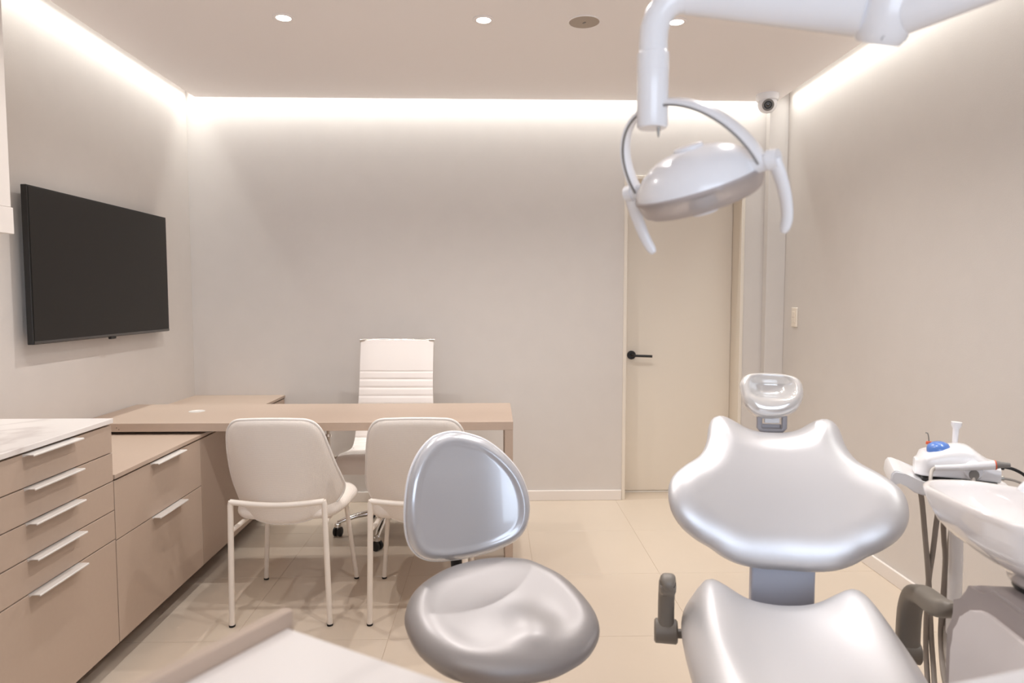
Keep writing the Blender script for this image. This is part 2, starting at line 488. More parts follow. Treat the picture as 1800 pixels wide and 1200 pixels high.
t = empty('ceiling_speaker', (0.40, 3.079, ZC))
obj('rim', lathe([(0.066, 0), (0.071, 0), (0.072, -0.003), (0.067, -0.004), (0.066, 0)], 40), M['ceil'], t, 40)
obj('grille', lathe([(0, -0.001), (0.0655, -0.001), (0.0655, -0.0035), (0, -0.0045)], 40), M['grille'], t, 40)
obj('badge', box((-0.004, -0.008, -0.0062), (0.004, 0.008, -0.0042)), M['grey2'], t).rotation_euler = (0, 0, 0.5)
tag(t, 'round grey speaker grille in the ceiling', 'speaker')

# ------------------------------------------------------------------ dome camera, switch, television
t = empty('security_camera', (1.640, 4.13, ZC))
obj('base_ring', lathe([(0, 0), (0.066, 0), (0.066, -0.022), (0.062, -0.036), (0.055, -0.040), (0, -0.040)], 36), M['white'], t, 40)
dirv = Vector((-1.64, -4.13, 1.318 - 2.45)).normalized(); dirv = (dirv + Vector((0.1, 0, -0.1))).normalized()
ball = obj('ball', lathe([(0, -0.055)] + [(0.055 * math.sin(a), -0.055 * math.cos(a)) for a in [R(12 * k) for k in range(1, 12)]] + [(0.036, 0.0423), (0.034, 0.046), (0, 0.046)], 32, (0, 0, -0.056), dirv), M['white'], t, 40)
for nm, prof, m in (('bezel', [(0.024, 0.0455), (0.034, 0.0455), (0.034, 0.0475), (0.024, 0.0475), (0.024, 0.0455)], M['grey2']),
                    ('infrared_ring', [(0.014, 0.0458), (0.0235, 0.0458), (0.0235, 0.0468), (0.014, 0.0468), (0.014, 0.0458)], M['black']),
                    ('lens', [(0, 0.0458), (0.013, 0.0458), (0.013, 0.049), (0.009, 0.051), (0, 0.052)], M['lens'])):
    obj(nm, lathe(prof, 28, (0, 0, -0.056), dirv), m, ball, 40)
tag(t, 'white dome camera hanging from the ceiling corner', 'camera')

t = empty('light_switch', (XR, 4.135, 1.195))
obj('plate', box((-0.009, -0.036, -0.059), (0, 0.036, 0.059), 0.003, 2), M['switch'], t)
obj('rocker', box((-0.013, -0.016, -0.034), (-0.0092, 0.016, 0.034), 0.0012, 1), M['switch'], t)
obj('rocker_seam', box((-0.0134, -0.0155, -0.001), (-0.0131, 0.0155, 0.001)), M['grille'], t)
tag(t, 'cream rocker switch plate on the wall', 'switch')

TVX, TY0_, TY1_, TZ0, TZ1 = -1.838, 2.77, 3.915, 1.127, 1.762
t = empty('television', (TVX, (TY0_ + TY1_) / 2, (TZ0 + TZ1) / 2))
hy, hz = (TY1_ - TY0_) / 2, (TZ1 - TZ0) / 2
obj('cabinet', box((-0.024, -hy, -hz), (0.0, hy, hz), 0.002, 2), M['black'], t)
obj('rear_housing', box((-0.046, -hy * 0.72, -hz * 0.75), (-0.0241, hy * 0.72, hz * 0.45), 0.006, 2), M['black'], t)
obj('wall_mount', box((-0.0615, -0.2, -0.13), (-0.0462, 0.2, 0.13), 0.002, 1), M['black'], t)
obj('screen', box((0.0002, -hy + 0.007, -hz + 0.016), (0.0016, hy - 0.007, hz - 0.007)), M['screen'], t)
obj('bottom_strip', box((0.0002, -hy + 0.004, -hz + 0.003), (0.0026, hy - 0.004, -hz + 0.013), 0.0008, 1), M['lens'], t)
obj('sensor', box((-0.012, -0.022, -hz - 0.010), (0.0034, 0.022, -hz + 0.004), 0.002, 1), M['black'], t)
tag(t, 'large black flat television on the wall', 'television')

# ------------------------------------------------------------------ cabinets along the television wall
FX = -1.335                      # plane of the cabinet fronts
YT0, YT1, YU = 1.705, 2.393, 3.104
def handle(parent, y0, y1, z):
    """aluminium edge pull: a thin lip folded over the top of the front"""
    poly = [(-0.004, 0.0), (0.030, 0.0), (0.032, -0.0015), (0.032, -0.005), (0.0300, -0.005), (0.0295, -0.0022), (0.0020, -0.0022), (0.0020, -0.007), (0.0, -0.007), (0.0, -0.0012), (-0.004, -0.0012)]
    return obj('handle', prism([(a, z + b_) for a, b_ in poly], y0, y1, 'y'), M['alu'], parent)
def front(parent, y0, y1, z0, z1, hy0=None, hy1=None, name='drawer'):
    f = obj(name, box((-0.019, y0 + 0.0015, z0 + 0.0018), (0.0, y1 - 0.0015, z1 - 0.0018), 0.0008, 1), M['lam'], parent)
    if hy0 is not None: handle(f, hy0, hy1, z1 - 0.0016)
    return f
c = empty('tall_drawer_cabinet', (FX, 0, 0))
D = abs(XL - FX) - 0.002
obj('body', box((-D, YT0, 0.10), (-0.0195, YT1, 0.872), 0.001, 1), M['gapdark'], c)
obj('side_panel', box((-D, YT1 - 0.018, 0.090), (-0.0192, YT1 + 0.001, 0.877), 0.0008, 1), M['lam'], c)
obj('plinth', box((-D, YT0, 0.0), (-0.095, YT1 - 0.001, 0.0995)), M['plinth'], c)
lv = [0.874, 0.776, 0.675, 0.571, 0.467, 0.088]
for a, b_ in zip(lv[1:], lv): front(c, YT0, YT1 + 0.002, a, b_, 1.945, 2.183)
tag(c, 'taupe cabinet of five drawers under the marble top', 'cabinet')
mt = obj('marble_countertop', box((XL + 0.001, YT0 - 0.005, 0.8795), (FX + 0.006, YT1 + 0.004, 0.896), 0.0012, 1), M['marble'])
tag(mt, 'white veined marble top on the five-drawer cabinet', 'countertop')

c = empty('low_drawer_cabinet', (FX, 0, 0))
obj('body', box((-D, YT1 + 0.004, 0.10), (-0.0195, YU, 0.672), 0.001, 1), M['gapdark'], c)
obj('plinth', box((-D, YT1 + 0.001, 0.0), (-0.095, YU, 0.0995)), M['plinth'], c)
front(c, YT1 + 0.004, YU, 0.460, 0.674, 2.655, 2.900)
front(c, YT1 + 0.004, YU, 0.088, 0.460, 2.655, 2.900)
tag(c, 'low taupe cabinet with two deep drawers before the desk', 'cabinet')
c = empty('low_cupboard', (FX, 0, 0))
obj('body', box((-D, YU + 0.003, 0.10), (-0.0195, YB - 0.002, 0.672), 0.001, 1), M['gapdark'], c)
obj('plinth', box((-D, YU + 0.001, 0.0), (-0.095, YB - 0.016, 0.0995)), M['plinth'], c)
front(c, YU + 0.002, 3.72, 0.088, 0.674, name='panel')
front(c, 3.72, YB - 0.002, 0.088, 0.674, name='panel')
tag(c, 'low taupe cupboard under the desk reaching the far wall', 'cabinet')
lt = obj('low_worktop', box((XL + 0.001, YT1 + 0.006, 0.6795), (FX + 0.004, YB - 0.001, 0.6955), 0.001, 1), M['lam'])
tag(lt, 'taupe laminate worktop over the low cabinets', 'worktop')

c = empty('desk', (0, 0, 0))
obj('desk_top', box((XL + 0.003, 3.10, 0.7095), (0.088, 3.655, 0.748), 0.001, 1), M['lam'], c)
obj('leg_panel', box((0.050, 3.101, 0.0), (0.087, 3.654, 0.7092), 0.001, 1), M['lam'], c)
obj('support_rail', box((-1.86, 3.16, 0.6958), (-1.30, 3.20, 0.7093)), M['steel'], c)
obj('support_rail', box((-1.86, 3.56, 0.6958), (-1.30, 3.60, 0.7093)), M['steel'], c)
for x_ in (-1.705, -1.695):
    obj('screw_hole', lathe([(0, 0), (0.002, 0), (0.002, -0.0006), (0, -0.0006)], 10, (x_, 3.0998, 0.728 if x_ < -1.7 else 0.72), (0, 1, 0)), M['black'], c)
g = obj('cable_grommet', lathe([(0, -0.002), (0.030, -0.002), (0.030, 0.0), (0.038, 0.0), (0.0385, 0.002), (0.030, 0.0035), (0.028, 0.002), (0, 0.002)], 32, (-1.483, 3.421, 0.748)), M['alu'], c, 40)
tag(c, 'long taupe desk with a panel leg at one end', 'desk')

# wall cupboard at the picture edge, with a valance under it
c = empty('wall_cupboard', (XL, 0, 0))
obj('body', box((0.001, 1.20, 1.60), (0.375, 2.198, 2.46), 0.001, 1), M['base'], c)
for a in (1.202, 1.700):
    obj('door', box((0.3755, a, 1.598), (0.393, a + 0.496, 2.46), 0.001, 1), M['base'], c)
obj('valance', box((0.001, 1.20, 1.515), (0.397, 2.20, 1.5965), 0.001, 1), M['base'], c)
tag(c, 'white wall cupboard over the marble top at the picture edge', 'cabinet')

# ------------------------------------------------------------------ visitor chairs
def visitor_chair():
    t = empty('visitor_chair')
    rr = R(15)
    O, eu, ev, en = (0, -0.185, 0.405), (1, 0, 0), (0, -math.sin(rr), math.cos(rr)), (0, math.cos(rr), math.sin(rr))
    half = [(0, 0.0), (0.08, 0.003), (0.15, 0.014), (0.205, 0.040), (0.226, 0.085), (0.222, 0.15), (0.209, 0.24), (0.196, 0.33), (0.178, 0.405), (0.142, 0.447), (0.08, 0.459), (0, 0.462)]
    out = mirror_outline(half)
    wr = lambda u, v: (abs(u) / 0.2) ** 2.6 * (0.040 + 0.085 * (1 - min(max(v, 0) / 0.40, 1)) ** 1.3)
    bk = obj('backrest', cushion(out, 0.022, 0.016, 0.035, 0.022, O, eu, ev, en, warp=wr), M['fab'], t, 180)
    o = catmull([(u, v, 0) for u, v in out], 120)
    pts = [Vector(O) + Vector(eu) * p.x + Vector(ev) * p.y + Vector(en) * (wr(p.x, p.y) - 0.001) for p in o]
    pts.append(pts[0])
    obj('piping', tube(pts, 0.0062, 8, caps=False), M['pipe'], bk, 180)
    so = mirror_outline([(0, -0.19), (0.12, -0.185), (0.19, -0.15), (0.222, -0.06), (0.232, 0.08), (0.226, 0.19), (0.19, 0.245), (0.10, 0.262), (0, 0.265)])
    obj('seat', cushion(so, 0.045, 0.025, 0.06, 0.03, (0, 0.01, 0.435), (1, 0, 0), (0, 1, 0), (0, 0, 1), warp=lambda u, v: -0.02 * (v / 0.25) ** 2 if v > 0 else 0.0), M['fab'], t, 180)
    r = 0.0115
    for s in (-1, 1):
        lg = obj('leg', tube([(s * 0.195, -0.232, 0.006), (s * 0.184, -0.245, 0.50), (s * 0.180, -0.246, 0.515)], r, 14), M['pmetal'], t, 50)
        obj('foot_cap', lathe([(0, 0), (0.0115, 0), (0.0125, 0.002), (0.0125, 0.008), (0, 0.008)], 14, (s * 0.195, -0.232, 0)), M['rubber'], lg, 40)
        lg = obj('leg', tube([(s * 0.210, 0.228, 0.006), (s * 0.175, 0.170, 0.405)], 0.0105, 14), M['pmetal'], t, 50)
        obj('foot_cap', lathe([(0, 0), (0.0105, 0), (0.0115, 0.002), (0.0115, 0.008), (0, 0.008)], 14, (s * 0.210, 0.228, 0)), M['rubber'], lg, 40)
        obj('side_rail', tube([(s * 0.187, -0.240, 0.392), (s * 0.172, -0.19, 0.402), (s * 0.168, -0.12, 0.404), (s * 0.175, 0.175, 0.404)], 0.0095, 12), M['pmetal'], t, 50)
    obj('back_bar', tube([(-0.184 + 0.368 * k / 16, -0.246 + 0.018 * 0 - 0.006 * math.sin(math.pi * k / 16), 0.512 - 0.013 * math.sin(math.pi * k / 16)) for k in range(17)], r, 14), M['pmetal'], t, 50)
    return t

def copy_tree(o, parent=None):
    c = o.copy(); COL.objects.link(c); c.parent = parent
    for ch in list(o.children):
        copy_tree(ch, c)
    return c
vc = visitor_chair()
vc2 = copy_tree(vc)
vc.location = (-0.856, 2.919, 0); vc2.location = (-0.306, 2.916, 0)
tag(vc, 'cream fabric visitor chair nearer the drawer cabinets', 'chair', 'visitor chairs at the desk')
tag(vc2, 'cream fabric visitor chair partly hidden behind the silver stool', 'chair', 'visitor chairs at the desk')

# ------------------------------------------------------------------ office chair
t = empty('office_chair', (-0.585, 3.785, 0), R(-1.5))
prof = catmull([(-0.262, 0.398, 0), (-0.262, 0.435, 0), (-0.235, 0.470, 0), (-0.17, 0.480, 0), (-0.03, 0.462, 0), (0.10, 0.452, 0), (0.165, 0.475, 0), (0.200, 0.535, 0),
                (0.222, 0.64, 0), (0.245, 0.78, 0), (0.272, 0.92, 0), (0.302, 1.045, 0), (0.306, 1.060, 0)], 240, closed=False)
L = [0.0]
for p, q in zip(prof, prof[1:]): L.append(L[-1] + (q - p).length)
Lt = L[-1]
b = bmesh.new(); top = []; bot = []
hwid = lambda s: 0.235 if s < 0.45 else 0.235 - 0.018 * sm((s - 0.45) / 0.4)
for i, p in enumerate(prof):
    a, c_ = prof[max(i - 1, 0)], prof[min(i + 1, len(prof) - 1)]
    tg = (c_ - a).normalized(); nn = Vector((-tg.y, tg.x))       # towards the sitter
    s = L[i]; dtop = Lt - s
    ribbed = 1 if dtop > 0.185 and s > 0.11 else 0
    ph = (dtop - 0.185) / 0.049
    groove = 0.0075 * max(0, 1 - abs((ph + 0.5) % 1.0 - 0.5) / 0.16) if ribbed else 0.0
    h = 0.012 - groove
    W_ = hwid(s); rt, rb = [], []
    for k in range(13):
        x = -W_ + 2 * W_ * k / 12; e = 1 - (abs(x) / W_) ** 8 * 0.85
        rt.append(b.verts.new((x, p.x + nn.x * h * e, p.y + nn.y * h * e)))
        rb.append(b.verts.new((x, p.x - nn.x * 0.010 * e, p.y - nn.y * 0.010 * e)))
    top.append(rt); bot.append(rb)
for i in range(len(prof) - 1):
    for k in range(12):
        b.faces.new((top[i][k], top[i][k + 1], top[i + 1][k + 1], top[i + 1][k]))
        b.faces.new((bot[i][k], bot[i + 1][k], bot[i + 1][k + 1], bot[i][k + 1]))
    b.faces.new((top[i][0], top[i + 1][0], bot[i + 1][0], bot[i][0])); b.faces.new((top[i][12], bot[i][12], bot[i + 1][12], top[i + 1][12]))
for r_ in (0, -1):
    for k in range(12): b.faces.new((top[r_][k], bot[r_][k], bot[r_][k + 1], top[r_][k + 1]))
obj('sling_seat', b, M['leather'], t, 50)
for s in (-1, 1):
    obj('side_rail', tube([(s * (hwid(L[i]) - 0.006), prof[i].x + 0.010 * (1 if L[i] > 0.5 else 0), prof[i].y - 0.012 * (1 if L[i] <= 0.5 else 0)) for i in range(4, 238, 6)], 0.008, 10), M['chrome'], t, 50)
    # arm: flat loop of sleeve-covered bar from the seat rail up and back to the backrest
    ap = catmull([(s * 0.262, -0.13, 0.455, ), (s * 0.295, -0.13, 0.475), (s * 0.305, -0.125, 0.56), (s * 0.305, -0.10, 0.655), (s * 0.303, 0.02, 0.678), (s * 0.300, 0.14, 0.672), (s * 0.262, 0.225, 0.665), (s * 0.232, 0.235, 0.665)], 40, closed=False)
    am = obj('armrest', tube(ap, 0.015, 12, sx=1.0, sy=0.55), M['armleather'], t, 60)
    obj('band', tube([(s * 0.3052, -0.1235, 0.566), (s * 0.3052, -0.1215, 0.58)], 0.0165, 14), M['chrome'], am, 50)
tp = prof[-1]
obj('top_bar', tube([(-0.222, tp.x + 0.002, tp.y - 0.002), (0.222, tp.x + 0.002, tp.y - 0.002)], 0.011, 12), M['chrome'], t, 50)
for y_ in (-0.10, 0.09):
    obj('cross_brace', tube([(-0.225, y_, 0.448), (0.225, y_, 0.440)], 0.010, 10), M['chrome'], t, 50)
obj('tilt_mechanism', box((-0.075, -0.11, 0.375), (0.075, 0.10, 0.425), 0.008, 2), M['black'], t)
obj('tilt_lever', tube([(-0.07, -0.02, 0.39), (-0.20, -0.03, 0.385)], 0.006, 10), M['black'], t, 50)
obj('gas_column', lathe([(0, 0.105), (0.030, 0.105), (0.030, 0.22), (0.026, 0.225), (0.016, 0.228), (0.016, 0.378), (0, 0.378)], 24), M['chrome'], t, 40)
base = obj('star_base', lathe([(0, 0.085), (0.045, 0.085), (0.05, 0.10), (0.046, 0.135), (0.034, 0.142), (0, 0.142)], 24), M['chrome'], t, 40)
a0 = math.atan2(3.493 - 3.785, -0.603 + 0.585)
for k in range(5):
    a = a0 + 2 * math.pi * k / 5; ca, sa = math.cos(a), math.sin(a)
    pr = [(0.03, 0.120), (0.10, 0.118), (0.18, 0.108), (0.25, 0.090), (0.285, 0.076)]
    obj('base_leg', tube([(ca * r_, sa * r_, z_) for r_, z_ in pr], [0.022, 0.021, 0.019, 0.016, 0.014], 12, sx=1.0, sy=0.75), M['chrome'], t, 60)
    cs = obj('caster', tube([(ca * 0.285, sa * 0.285, 0.072), (ca * 0.285, sa * 0.285, 0.040)], 0.008, 10), M['steel'], t, 50)
    wa = a + 1.1
    n_ = Vector((-math.sin(wa), math.cos(wa), 0))
    for s in (-1, 1):
        obj('wheel', lathe([(0, -0.008), (0.022, -0.008), (0.0265, -0.005), (0.0265, 0.005), (0.022, 0.008), (0, 0.008)], 22, Vector((ca * 0.285, sa * 0.285, 0.0265)) + n_ * (s * 0.0135), n_), M['black'], cs, 40)
    obj('caster_hood', lathe([(0, 0.0), (0.018, 0.0), (0.018, 0.018), (0.012, 0.022), (0, 0.022)], 16, (ca * 0.285, sa * 0.285, 0.052)), M['chrome'], cs, 40)
tag(t, 'white ribbed office chair behind the desk', 'chair')

# ------------------------------------------------------------------ operator stool
t = empty('operator_stool', (0.018, 1.58, 0), R(20))
rs = R(18)
SSEAT = [(0.096, 0.208), (0.144, 0.188), (0.185, 0.145), (0.215, 0.099), (0.233, 0.033), (0.238, -0.031), (0.226, -0.08), (0.201, -0.115), (0.162, -0.146), (0.114, -0.165), (0.06, -0.177), (-0.002, -0.175), (-0.072, -0.163), (-0.125, -0.143), (-0.169, -0.112), (-0.201, -0.067), (-0.22, -0.021), (-0.227, 0.038), (-0.221, 0.079), (-0.194, 0.132), (-0.148, 0.173), (-0.082, 0.205), (-0.012, 0.218), (0.042, 0.218)]
def seat_relief(u, v, w):
    g = sm((w - 0.3) / 0.7)
    dip = -0.020 * math.exp(-((u + 0.01) / 0.15) ** 2 - ((v - 0.06) / 0.10) ** 2)      # sitting hollow
    pom = 0.010 * math.exp(-((u - 0.04) / 0.05) ** 2 - ((v + 0.075) / 0.08) ** 2)        # pommel ridge
    leg = -0.007 * math.exp(-((u + 0.11) / 0.07) ** 2 - ((v + 0.06) / 0.08) ** 2) - 0.009 * math.exp(-((u - 0.15) / 0.06) ** 2 - ((v + 0.05) / 0.09) ** 2)
    return g * (dip + pom + leg)
obj('seat', cushion([(u * 0.985, v * 0.985) for u, v in SSEAT], 0.048, 0.035, 0.085, 0.05, (0, 0, 0.543), (1, 0, 0), (0, math.cos(rs), math.sin(rs)), (0, -math.sin(rs), math.cos(rs)), n=104, front=seat_relief, rings=26), M['silvers'], t, 180)
SBACK = [(-0.014, 0.179), (0.026, 0.169), (0.07, 0.15), (0.112, 0.116), (0.147, 0.074), (0.168, 0.032), (0.179, -0.017), (0.178, -0.06), (0.167, -0.095), (0.145, -0.122), (0.105, -0.141), (0.048, -0.154), (-0.016, -0.159), (-0.082, -0.154), (-0.123, -0.14), (-0.151, -0.112), (-0.164, -0.077), (-0.167, -0.032), (-0.162, 0.025), (-0.149, 0.08), (-0.122, 0.13), (-0.085, 0.165), (-0.051, 0.177)]
rb_ = R(8)
# centre of the backrest in stool space
inv = Matrix.Rotation(R(-20), 3, 'Z')
Bb = inv @ (Vector((-0.083, 1.83, 0.772)) - Vector((0.018, 1.58, 0)))
bk = obj('backrest', cushion(SBACK, 0.028, 0.026, 0.034, 0.03, Bb, (1, 0, 0), (0, math.sin(rb_), math.cos(rb_)), (0, -math.cos(rb_), math.sin(rb_)), n=104,
    front=lambda u, v, w: sm((w - 0.55) / 0.45) * -0.006, warp=lambda u, v: 0.9 * u * u, rings=26), M['silverg'], t, 180)
o_ = catmull([(u, v, 0) for u, v in SBACK], 100)
pts = [Bb + Vector((1, 0, 0)) * p.x * 1.004 + Vector((0, math.sin(rb_), math.cos(rb_))) * p.y * 1.004 + Vector((0, -math.cos(rb_), math.sin(rb_))) * (0.9 * p.x * p.x - 0.006) for p in o_]
pts.append(pts[0])
obj('piping', tube(pts, 0.004, 8, caps=False), M['white'], bk, 180)
obj('back_bar', tube([(Bb.x - 0.012, Bb.y + 0.030, Bb.z - 0.02), (Bb.x - 0.012, Bb.y + 0.034, Bb.z - 0.17), (Bb.x - 0.012, Bb.y + 0.02, 0.50), (Bb.x - 0.008, Bb.y - 0.03, 0.462), (0.0, 0.0, 0.455)], 0.016, 12, sx=1.0, sy=0.35), M['black'], t, 50)
obj('seat_plate', box((-0.10, -0.09, 0.448), (0.10, 0.10, 0.468), 0.004, 2), M['black'], t)
lv_ = obj('lever', tube([(-0.03, -0.03, 0.455), (-0.14, -0.09, 0.452), (-0.2, -0.115, 0.450)], [0.005, 0.005, 0.005], 10), M['black'], t, 50)
pad = obj('lever_paddle', box((-0.028, -0.013, -0.003), (0.028, 0.013, 0.003), 0.002, 2), M['black'], lv_)
pad.location = (-0.212, -0.118, 0.452); pad.rotation_euler = (0, 0, R(28))
pr_ = obj('lever_print', box((-0.020, -0.006, 0.0032), (-0.002, 0.006, 0.0036)), M['green'], lv_)
pr_.location = (-0.212, -0.118, 0.452); pr_.rotation_euler = (0, 0, R(28))
obj('gas_column', lathe([(0, 0.09), (0.027, 0.09), (0.027, 0.27), (0.024, 0.275), (0.014, 0.278), (0.014, 0.450), (0, 0.450)], 24), M['chrome'], t, 40)
obj('star_base', lathe([(0, 0.065), (0.04, 0.065), (0.045, 0.08), (0.04, 0.11), (0, 0.115)], 24), M['black'], t, 40)
for k in range(5):
    a = 0.3 + 2 * math.pi * k / 5; ca, sa = math.cos(a), math.sin(a)
    obj('base_leg', tube([(ca * 0.03, sa * 0.03, 0.09), (ca * 0.15, sa * 0.15, 0.08), (ca * 0.26, sa * 0.26, 0.062)], [0.019, 0.016, 0.012], 12, sx=1.0, sy=0.75), M['black'], t, 60)
    cs = obj('caster', tube([(ca * 0.255, sa * 0.255, 0.06), (ca * 0.255, sa * 0.255, 0.026)], 0.007, 10), M['steel'], t, 50)
    n_ = Vector((-sa, ca, 0))
    for s in (-1, 1):
        obj('wheel', lathe([(0, -0.008), (0.021, -0.008), (0.025, -0.005), (0.025, 0.005), (0.021, 0.008), (0, 0.008)], 20, Vector((ca * 0.255, sa * 0.255, 0.025)) + n_ * (s * 0.0125), n_), M['black'], cs, 40)
tag(t, 'silver upholstered operator stool with rounded backrest', 'stool')

# ------------------------------------------------------------------ dental chair
t = empty('dental_chair', (0.78, 1.76, 0), R(-12))
rec = R(38)
eu, ev, en = Vector((1, 0, 0)), Vector((0, math.sin(rec), math.cos(rec))), Vector((0, -math.cos(rec), math.sin(rec)))
BO = Vector((0, 0, 0.59))
half = [(0, 0.001), (0.065, 0.0), (0.121, 0.005), (0.166, 0.020), (0.200, 0.040), (0.236, 0.056), (0.276, 0.084), (0.301, 0.123), (0.309, 0.171), (0.298, 0.218), (0.263, 0.262), (0.216, 0.305), (0.194, 0.352), (0.186, 0.400), (0.176, 0.430), (0.157, 0.446), (0.133, 0.447), (0.104, 0.434), (0.072, 0.415), (0.034, 0.406), (0, 0.405)]
def bwarp(u, v): return 0.75 * u * u
def brel(u, v, w): return 0.006 * sm(w) * math.exp(-(u / 0.16) ** 2 - ((v - 0.22) / 0.15) ** 2)
obj('backrest', cushion(mirror_outline(half), 0.052, 0.040, 0.085, 0.05, BO, eu, ev, en, n=128, warp=bwarp, front=brel, centre=(0, 0.19), rings=26), M['silver'], t, 180)
obj('back_shell', cushion([(u * 0.86, v * 0.9 + 0.02) for u, v in mirror_outline(half)], 0.01, 0.016, 0.03, 0.03, BO - en * 0.046, eu, ev, en, n=72, warp=bwarp, centre=(0, 0.19), rings=10), M['bluegrey'], t, 180)
cv = obj('hinge_cover', box((-0.083, 0.035, 0.36), (0.083, 0.075, 0.66), 0.006, 2), M['bluegrey'], t)
# headrest: dished pad on a grey bracket
hr_ = R(30)
hu, hv, hn = eu, Vector((0, math.sin(hr_), math.cos(hr_))), Vector((0, -math.cos(hr_), math.sin(hr_)))
HO = Matrix.Rotation(R(12), 3, 'Z') @ (Vector((0.850, 2.06, 1.016)) - Vector((0.78, 1.76, 0)))
HR = [(-0.09, 0.036), (-0.068, 0.063), (-0.02, 0.072), (0.042, 0.068), (0.081, 0.05), (0.091, 0.018), (0.081, -0.016), (0.049, -0.052), (0.002, -0.07), (-0.037, -0.068), (-0.07, -0.034), (-0.088, 0.009)]
HR = [(-0.09, 0.036), (-0.068, 0.063), (-0.02, 0.072), (0.042, 0.068), (0.081, 0.05), (0.092, 0.018), (0.086, -0.020), (0.060, -0.056), (0.010, -0.074), (-0.045, -0.070), (-0.079, -0.038), (-0.090, 0.005)]
def hrel(u, v, w):
    return -0.042 * sm((w - 0.25) / 0.75) * math.exp(-(u / 0.062) ** 4 - ((v - 0.030) / 0.042) ** 4)
obj('headrest', cushion(HR, 0.036, 0.026, 0.034, 0.03, HO, hu, hv, hn, n=96, front=hrel, warp=lambda u, v: 1.5 * u * u, rings=26), M['silverh'], t, 180)
bz = HO.z
q = lambda x, z: HO + Vector((x, -0.036 + (z + 0.10) * 0.5, z))
bracket = bmesh.new()
yb_ = HO.y - 0.028
pts = [(-0.036, -0.052), (-0.036, -0.094), (-0.028, -0.104), (0.028, -0.104), (0.036, -0.094), (0.036, -0.052)]
obj('headrest_bracket', tube([(HO.x + x_, yb_, bz + z_) for x_, z_ in pts], 0.0085, 8, sx=1.0, sy=0.8), M['greym'], t, 40)
obj('headrest_tongue', box((HO.x - 0.022, yb_ - 0.004, bz - 0.080), (HO.x + 0.022, yb_ + 0.008, bz - 0.040), 0.003, 2), M['white'], t)
obj('headrest_slide', box((HO.x - 0.03, yb_ + 0.012, bz - 0.24), (HO.x + 0.03, yb_ + 0.022, bz - 0.085), 0.003, 2), M['greym'], t)
# seat and leg rest: one long pad with raised rear corners
SC = -0.03
so = mirror_outline([(0, -1.06), (0.10, -1.055), (0.17, -1.0), (0.195, -0.85), (0.215, -0.65), (0.238, -0.45), (0.250, -0.30), (0.252, -0.18), (0.244, -0.10), (0.224, -0.050), (0.175, -0.025), (0.12, -0.032), (0.06, -0.050), (0, -0.056)])
def srel(u, v, w):
    g = sm(w * 1.4)
    back = math.exp(-((v + 0.10) / 0.16) ** 2)
    ridge = 0.030 * back * math.exp(-((abs(u) - 0.175) / 0.085) ** 2)
    edge = 0.016 * sm((v + 0.75) / 0.4) * sm((abs(u) - 0.08) / 0.13)
    hollow = -0.012 * math.exp(-(u / 0.13) ** 2) * sm((v + 0.6) / 0.3)
    return g * (ridge + edge + hollow)
obj('seat', cushion(so, 0.064, 0.045, 0.09, 0.05, (SC, 0, 0.488), (1, 0, 0), (0, 1, 0), (0, 0, 1), n=150, front=srel, centre=(0, -0.42), rings=30,
    warp=lambda u, v: -0.05 * sm((-v - 0.55) / 0.5)), M['silver'], t, 180)
obj('seat_frame', box((SC - 0.17, -0.85, 0.375), (SC + 0.17, 0.03, 0.44), 0.012, 3), M['greym'], t)
obj('lift_column', prism([(-0.45, 0.08), (-0.12, 0.08), (-0.05, 0.372), (-0.40, 0.372)], SC - 0.11, SC + 0.11, 'x', 0.008), M['white'], t)
obj('base_plate', box((SC - 0.22, -0.80, 0.0), (SC + 0.22, 0.12, 0.075), 0.02, 3), M['white'], t)
# armrests: pivot block, upright and forward curving pad
def armrest(x, y, z, s, h, fwd, wd, rise):
    a = obj('armrest', lathe([(0, -0.030), (0.026, -0.030), (0.031, -0.026), (0.031, 0.026), (0.026, 0.030), (0, 0.030)], 28, (x, y, z), (1, 0, 0)), M['taupe'], t, 40)
    up = catmull([(x, y, z + 0.01), (x, y + 0.004, z + 0.05), (x, y - 0.002, z + h * 0.60), (x, y - 0.026, z + h * 0.85), (x, y - 0.07, z + h * 0.98), (x, y - fwd * 0.75, z + h + 0.014), (x, y - fwd, z + h + rise)], 36, closed=False)
    obj('upright', tube(up, [0.025] * 28 + [0.0245, 0.024, 0.023, 0.022, 0.021, 0.019, 0.015, 0.008], 20, sx=wd, sy=0.95, pw=0.62), M['taupe'], a, 60)
    obj('pivot_pin', tube([(x - s * 0.028, y, z - 0.004), (x - s * 0.075, y, z - 0.004)], 0.012, 12), M['taupe'], a, 50)
toL = Matrix.Rotation(R(12), 3, 'Z')
la = toL @ (Vector((0.452, 1.735, 0.44)) - Vector((0.78, 1.76, 0)))
armrest(la.x, la.y, la.z, -1, 0.155, 0.10, 0.85, 0.0)
ra = toL @ (Vector((1.125, 1.77, 0.355)) - Vector((0.78, 1.76, 0)))
armrest(ra.x, ra.y, ra.z, 1, 0.195, 0.25, 1.15, 0.045)
obj('arm_link', box((la.x + 0.07, la.y - 0.02, la.z - 0.02), (SC - 0.165, la.y + 0.02, la.z + 0.012), 0.004, 2), M['taupe'], t)
obj('arm_link', box((SC + 0.165, ra.y - 0.02, ra.z - 0.02), (ra.x - 0.07, ra.y + 0.02, ra.z + 0.012), 0.004, 2), M['taupe'], t)
tag(t, 'silver grey dental treatment chair with winged backrest', 'dental chair')

